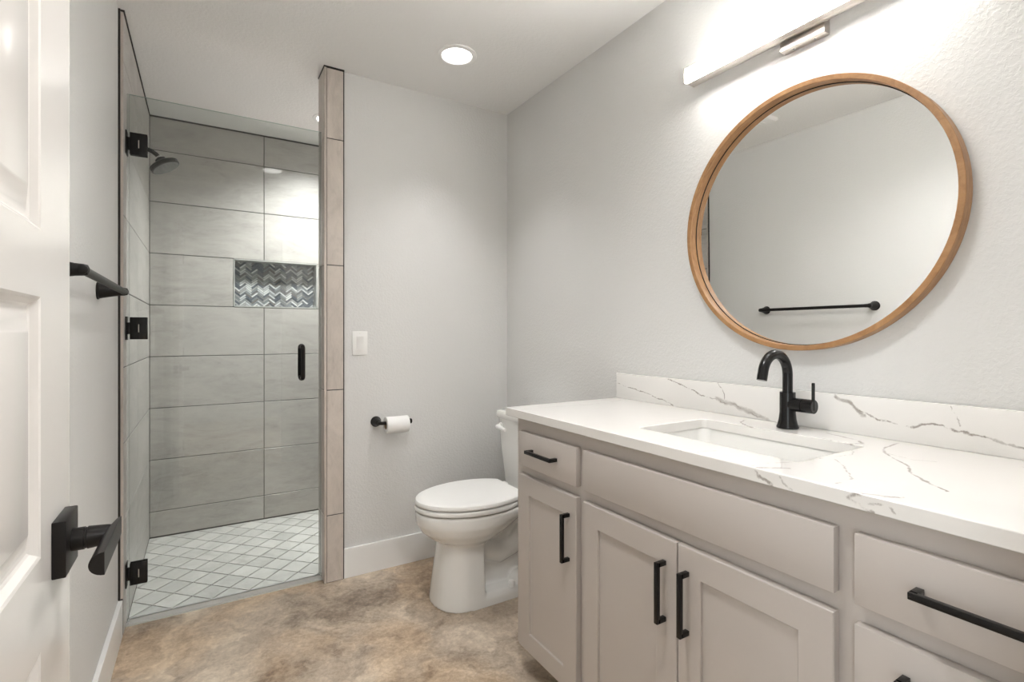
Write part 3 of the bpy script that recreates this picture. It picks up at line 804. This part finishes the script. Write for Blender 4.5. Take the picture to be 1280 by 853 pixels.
# undermount sink
scx, scy = 1.195, .8135
bm = bmesh.new()
loft(bm, [rrect(scx, scy, .330, .500, .035, .8815), rrect(scx, scy, .296, .464, .030, .8815), rrect(scx, scy, .290, .458, .030, .876), rrect(scx, scy, .282, .450, .032, .80),
          rrect(scx, scy, .268, .436, .036, .768), rrect(scx, scy, .235, .400, .04, .755), rrect(scx + .02, scy, .05, .05, .024, .749)], cap0=False)
snk = thing('sink', (scx, scy, .74), 'white rectangular undermount sink set in the countertop', 'sink')
sb = part('basin', bm, M_porc, snk, smooth=50)
so = sb.modifiers.new('solid', 'SOLIDIFY'); so.thickness = .008; so.offset = -1
part('drain', lathe(bmesh.new(), (scx + .02, scy, .7485), (0, 0, 1), [(0.030, 0), (0.030, .002), (0.024, .0035), (0.022, .003), (0.020, .006), (0.006, .0075)], 32), M_bronze, snk, 'dark round drain')

# faucet
fx, fy, fz = 1.409, .8145, .9103
fau = thing('faucet', (fx, fy, fz), 'black high-arc single-handle faucet behind the sink', 'faucet')
part('body', lathe(bmesh.new(), (fx, fy, fz), (0, 0, 1), [(0.0275, 0), (0.0285, .0015), (0.0285, .004), (0.0255, .012), (0.0225, .026), (0.0205, .045), (0.0203, .10), (0.0200, .1015)], 40), M_black, fau)
R = .059; zt = fz + .1015
pts = [(fx, fy, zt - .01), (fx, fy, zt + .026), (fx, fy, zt + .049)] + [tuple(p) for p in arc((fx - R, fy, zt + .049), R, 0, PI * .94, (1, 0, 0), (0, 0, 1), 22)[1:]]
l = Vector(pts[-1]) - Vector(pts[-2]); pts.append(tuple(Vector(pts[-1]) + l.normalized() * .022))
part('spout', tube(bmesh.new(), pts, .0132, 28), M_black, fau)
part('valve', lathe(bmesh.new(), (fx, fy - .010, fz + .068), (0, -1, 0), [(0.0190, 0), (0.0190, .0325), (0.0172, .033), (0.0172, .0345), (0.0190, .035), (0.0190, .063), (0.0180, .064)], 36), M_black, fau)
hl = bmesh.new(); tube(hl, [(fx - .002, fy - .0715, fz + .058), (fx - .002, fy - .0715, fz + .13), (fx - .002, fy - .0715, fz + .133)], [.0042, .0042, .0035], 16)
part('lever', hl, M_black, fau)

# ------------------------------------------------------------------ round mirror
mc = (1.490, .8155, 1.510)
mir = thing('mirror', mc, 'round mirror in a thin light-brown wooden frame', 'mirror')
mir.rotation_euler = (0, -math.radians(0.4), 0); mir.location.x -= .0027
part('frame', ring_lathe(bmesh.new(), mc, (-1, 0, 0), [(.3670, .000), (.3670, .0365), (.3682, .038), (.3803, .038), (.3815, .0365), (.3815, .000)], 128), M_wood, mir)
bm = lathe(bmesh.new(), mc, (-1, 0, 0), [(.3655, .003), (.3655, .008)], 128)
part('mirror_glass', bm, M_mirror, mir, smooth=20)
part('backing_seam', ring_lathe(bmesh.new(), mc, (-1, 0, 0), [(.3645, .0082), (.3645, .0090), (.3672, .0090), (.3672, .0082)], 128), M_darktrim, mir)

# ------------------------------------------------------------------ vanity light
vl = thing('vanity_light', (1.490, .805, 2.06), 'lit linear vanity light bar with nickel ends above the mirror', 'wall lamp')
Y0, Y1 = .452, 1.168
part('diffuser', B(1.404, 1.440, Y0, Y1, 2.037, 2.082, bev=.002), M_bar, vl)
bm = B(1.440, 1.456, Y0 - .001, Y1 + .001, 2.0345, 2.085, bev=.001)
for z0, z1 in ((2.0348, 2.0368), (2.0822, 2.0842)): box(bm, 1.4165, 1.442, Y0, Y1, z0, z1)
part('rail', bm, M_nickel, vl)
for y in (Y0, Y1):
    bm = bmesh.new(); s = -1 if y == Y0 else 1
    box(bm, 1.402, 1.456, min(y, y + s * .0035), max(y, y + s * .0035), 2.0335, 2.0855, bev=.0008)
    part('end_cap', bm, M_nickel, vl)
cn = part('canopy', B(1.462, 1.4915, .742, .868, 2.012, 2.118, bev=.0015), M_nickel, vl)
part('arm', B(1.455, 1.463, .785, .825, 2.045, 2.075), M_nickel, vl)
for y in (.775, .835): part('screw', lathe(bmesh.new(), (1.478, y, 2.0122), (0, 0, -1), [(.004, 0), (.003, .0018)], 12), M_chrome, cn)

# ------------------------------------------------------------------ ceiling lights and fan
def can(x, y, watts, label, cone=150, soft=0.09):
    t = thing('recessed_light', (x, y, ZC), label, 'ceiling light', 'recessed ceiling lights')
    part('trim_ring', ring_lathe(bmesh.new(), (x, y, ZC), (0, 0, -1), [(.066, 0), (.066, .003), (.070, .007), (.088, .004), (.090, .0)], 64), M_trim, t)
    part('lens', lathe(bmesh.new(), (x, y, ZC - .001), (0, 0, -1), [(.0655, 0), (.0655, .003), (.05, .004)], 48), M_can, t, 'glowing white lens')
    ld = bpy.data.lights.new('downlight', 'SPOT'); ld.energy = watts; ld.color = (1.0, 0.992, 0.978); ld.spot_size = math.radians(cone); ld.spot_blend = 1.0; ld.shadow_soft_size = soft
    lo = bpy.data.objects.new('downlight', ld); C.objects.link(lo); lo.parent = t; lo.location = (0, 0, -0.012)
    return t
can(.978, 2.085, CAN_W, 'round recessed light in the ceiling near the toilet', 92, 0.045)
can(.628, 3.105, SHOWER_W, 'round recessed light in the ceiling above the shower', 145)
can(.40, -1.3, HALL_FILL_W, 'added recessed fill light in the ceiling outside the doorway', 150)  # unseen lamp, added to send soft fill through the doorway
can(.45, .80, ENTRY_FILL_W, 'added recessed fill light in the ceiling just inside the doorway', 150, 0.16)  # extra lamp out of view, added to fill the entry and vanity
fan = thing('exhaust_fan', (.165, 1.86, ZC), 'white square exhaust fan grille on the ceiling', 'ceiling fan')
bm = bmesh.new(); fx0, fx1, fy0, fy1 = .03, .305, 1.735, 2.035
loft(bm, [rrect((fx0 + fx1) / 2, (fy0 + fy1) / 2, fx1 - fx0 - i, fy1 - fy0 - i, .02, z, 5) for i, z in ((.0, ZC - .0002), (.0, ZC - .014), (.012, ZC - .022), (.05, ZC - .023))])
part('cover', bm, M_plastic, fan)
bm = bmesh.new()
for k in range(8): box(bm, fx0 + .05, fx1 - .05, fy0 + .055 + k * .026, fy0 + .063 + k * .026, ZC - .0245, ZC - .0225)
part('grille', bm, M_plastic, fan)
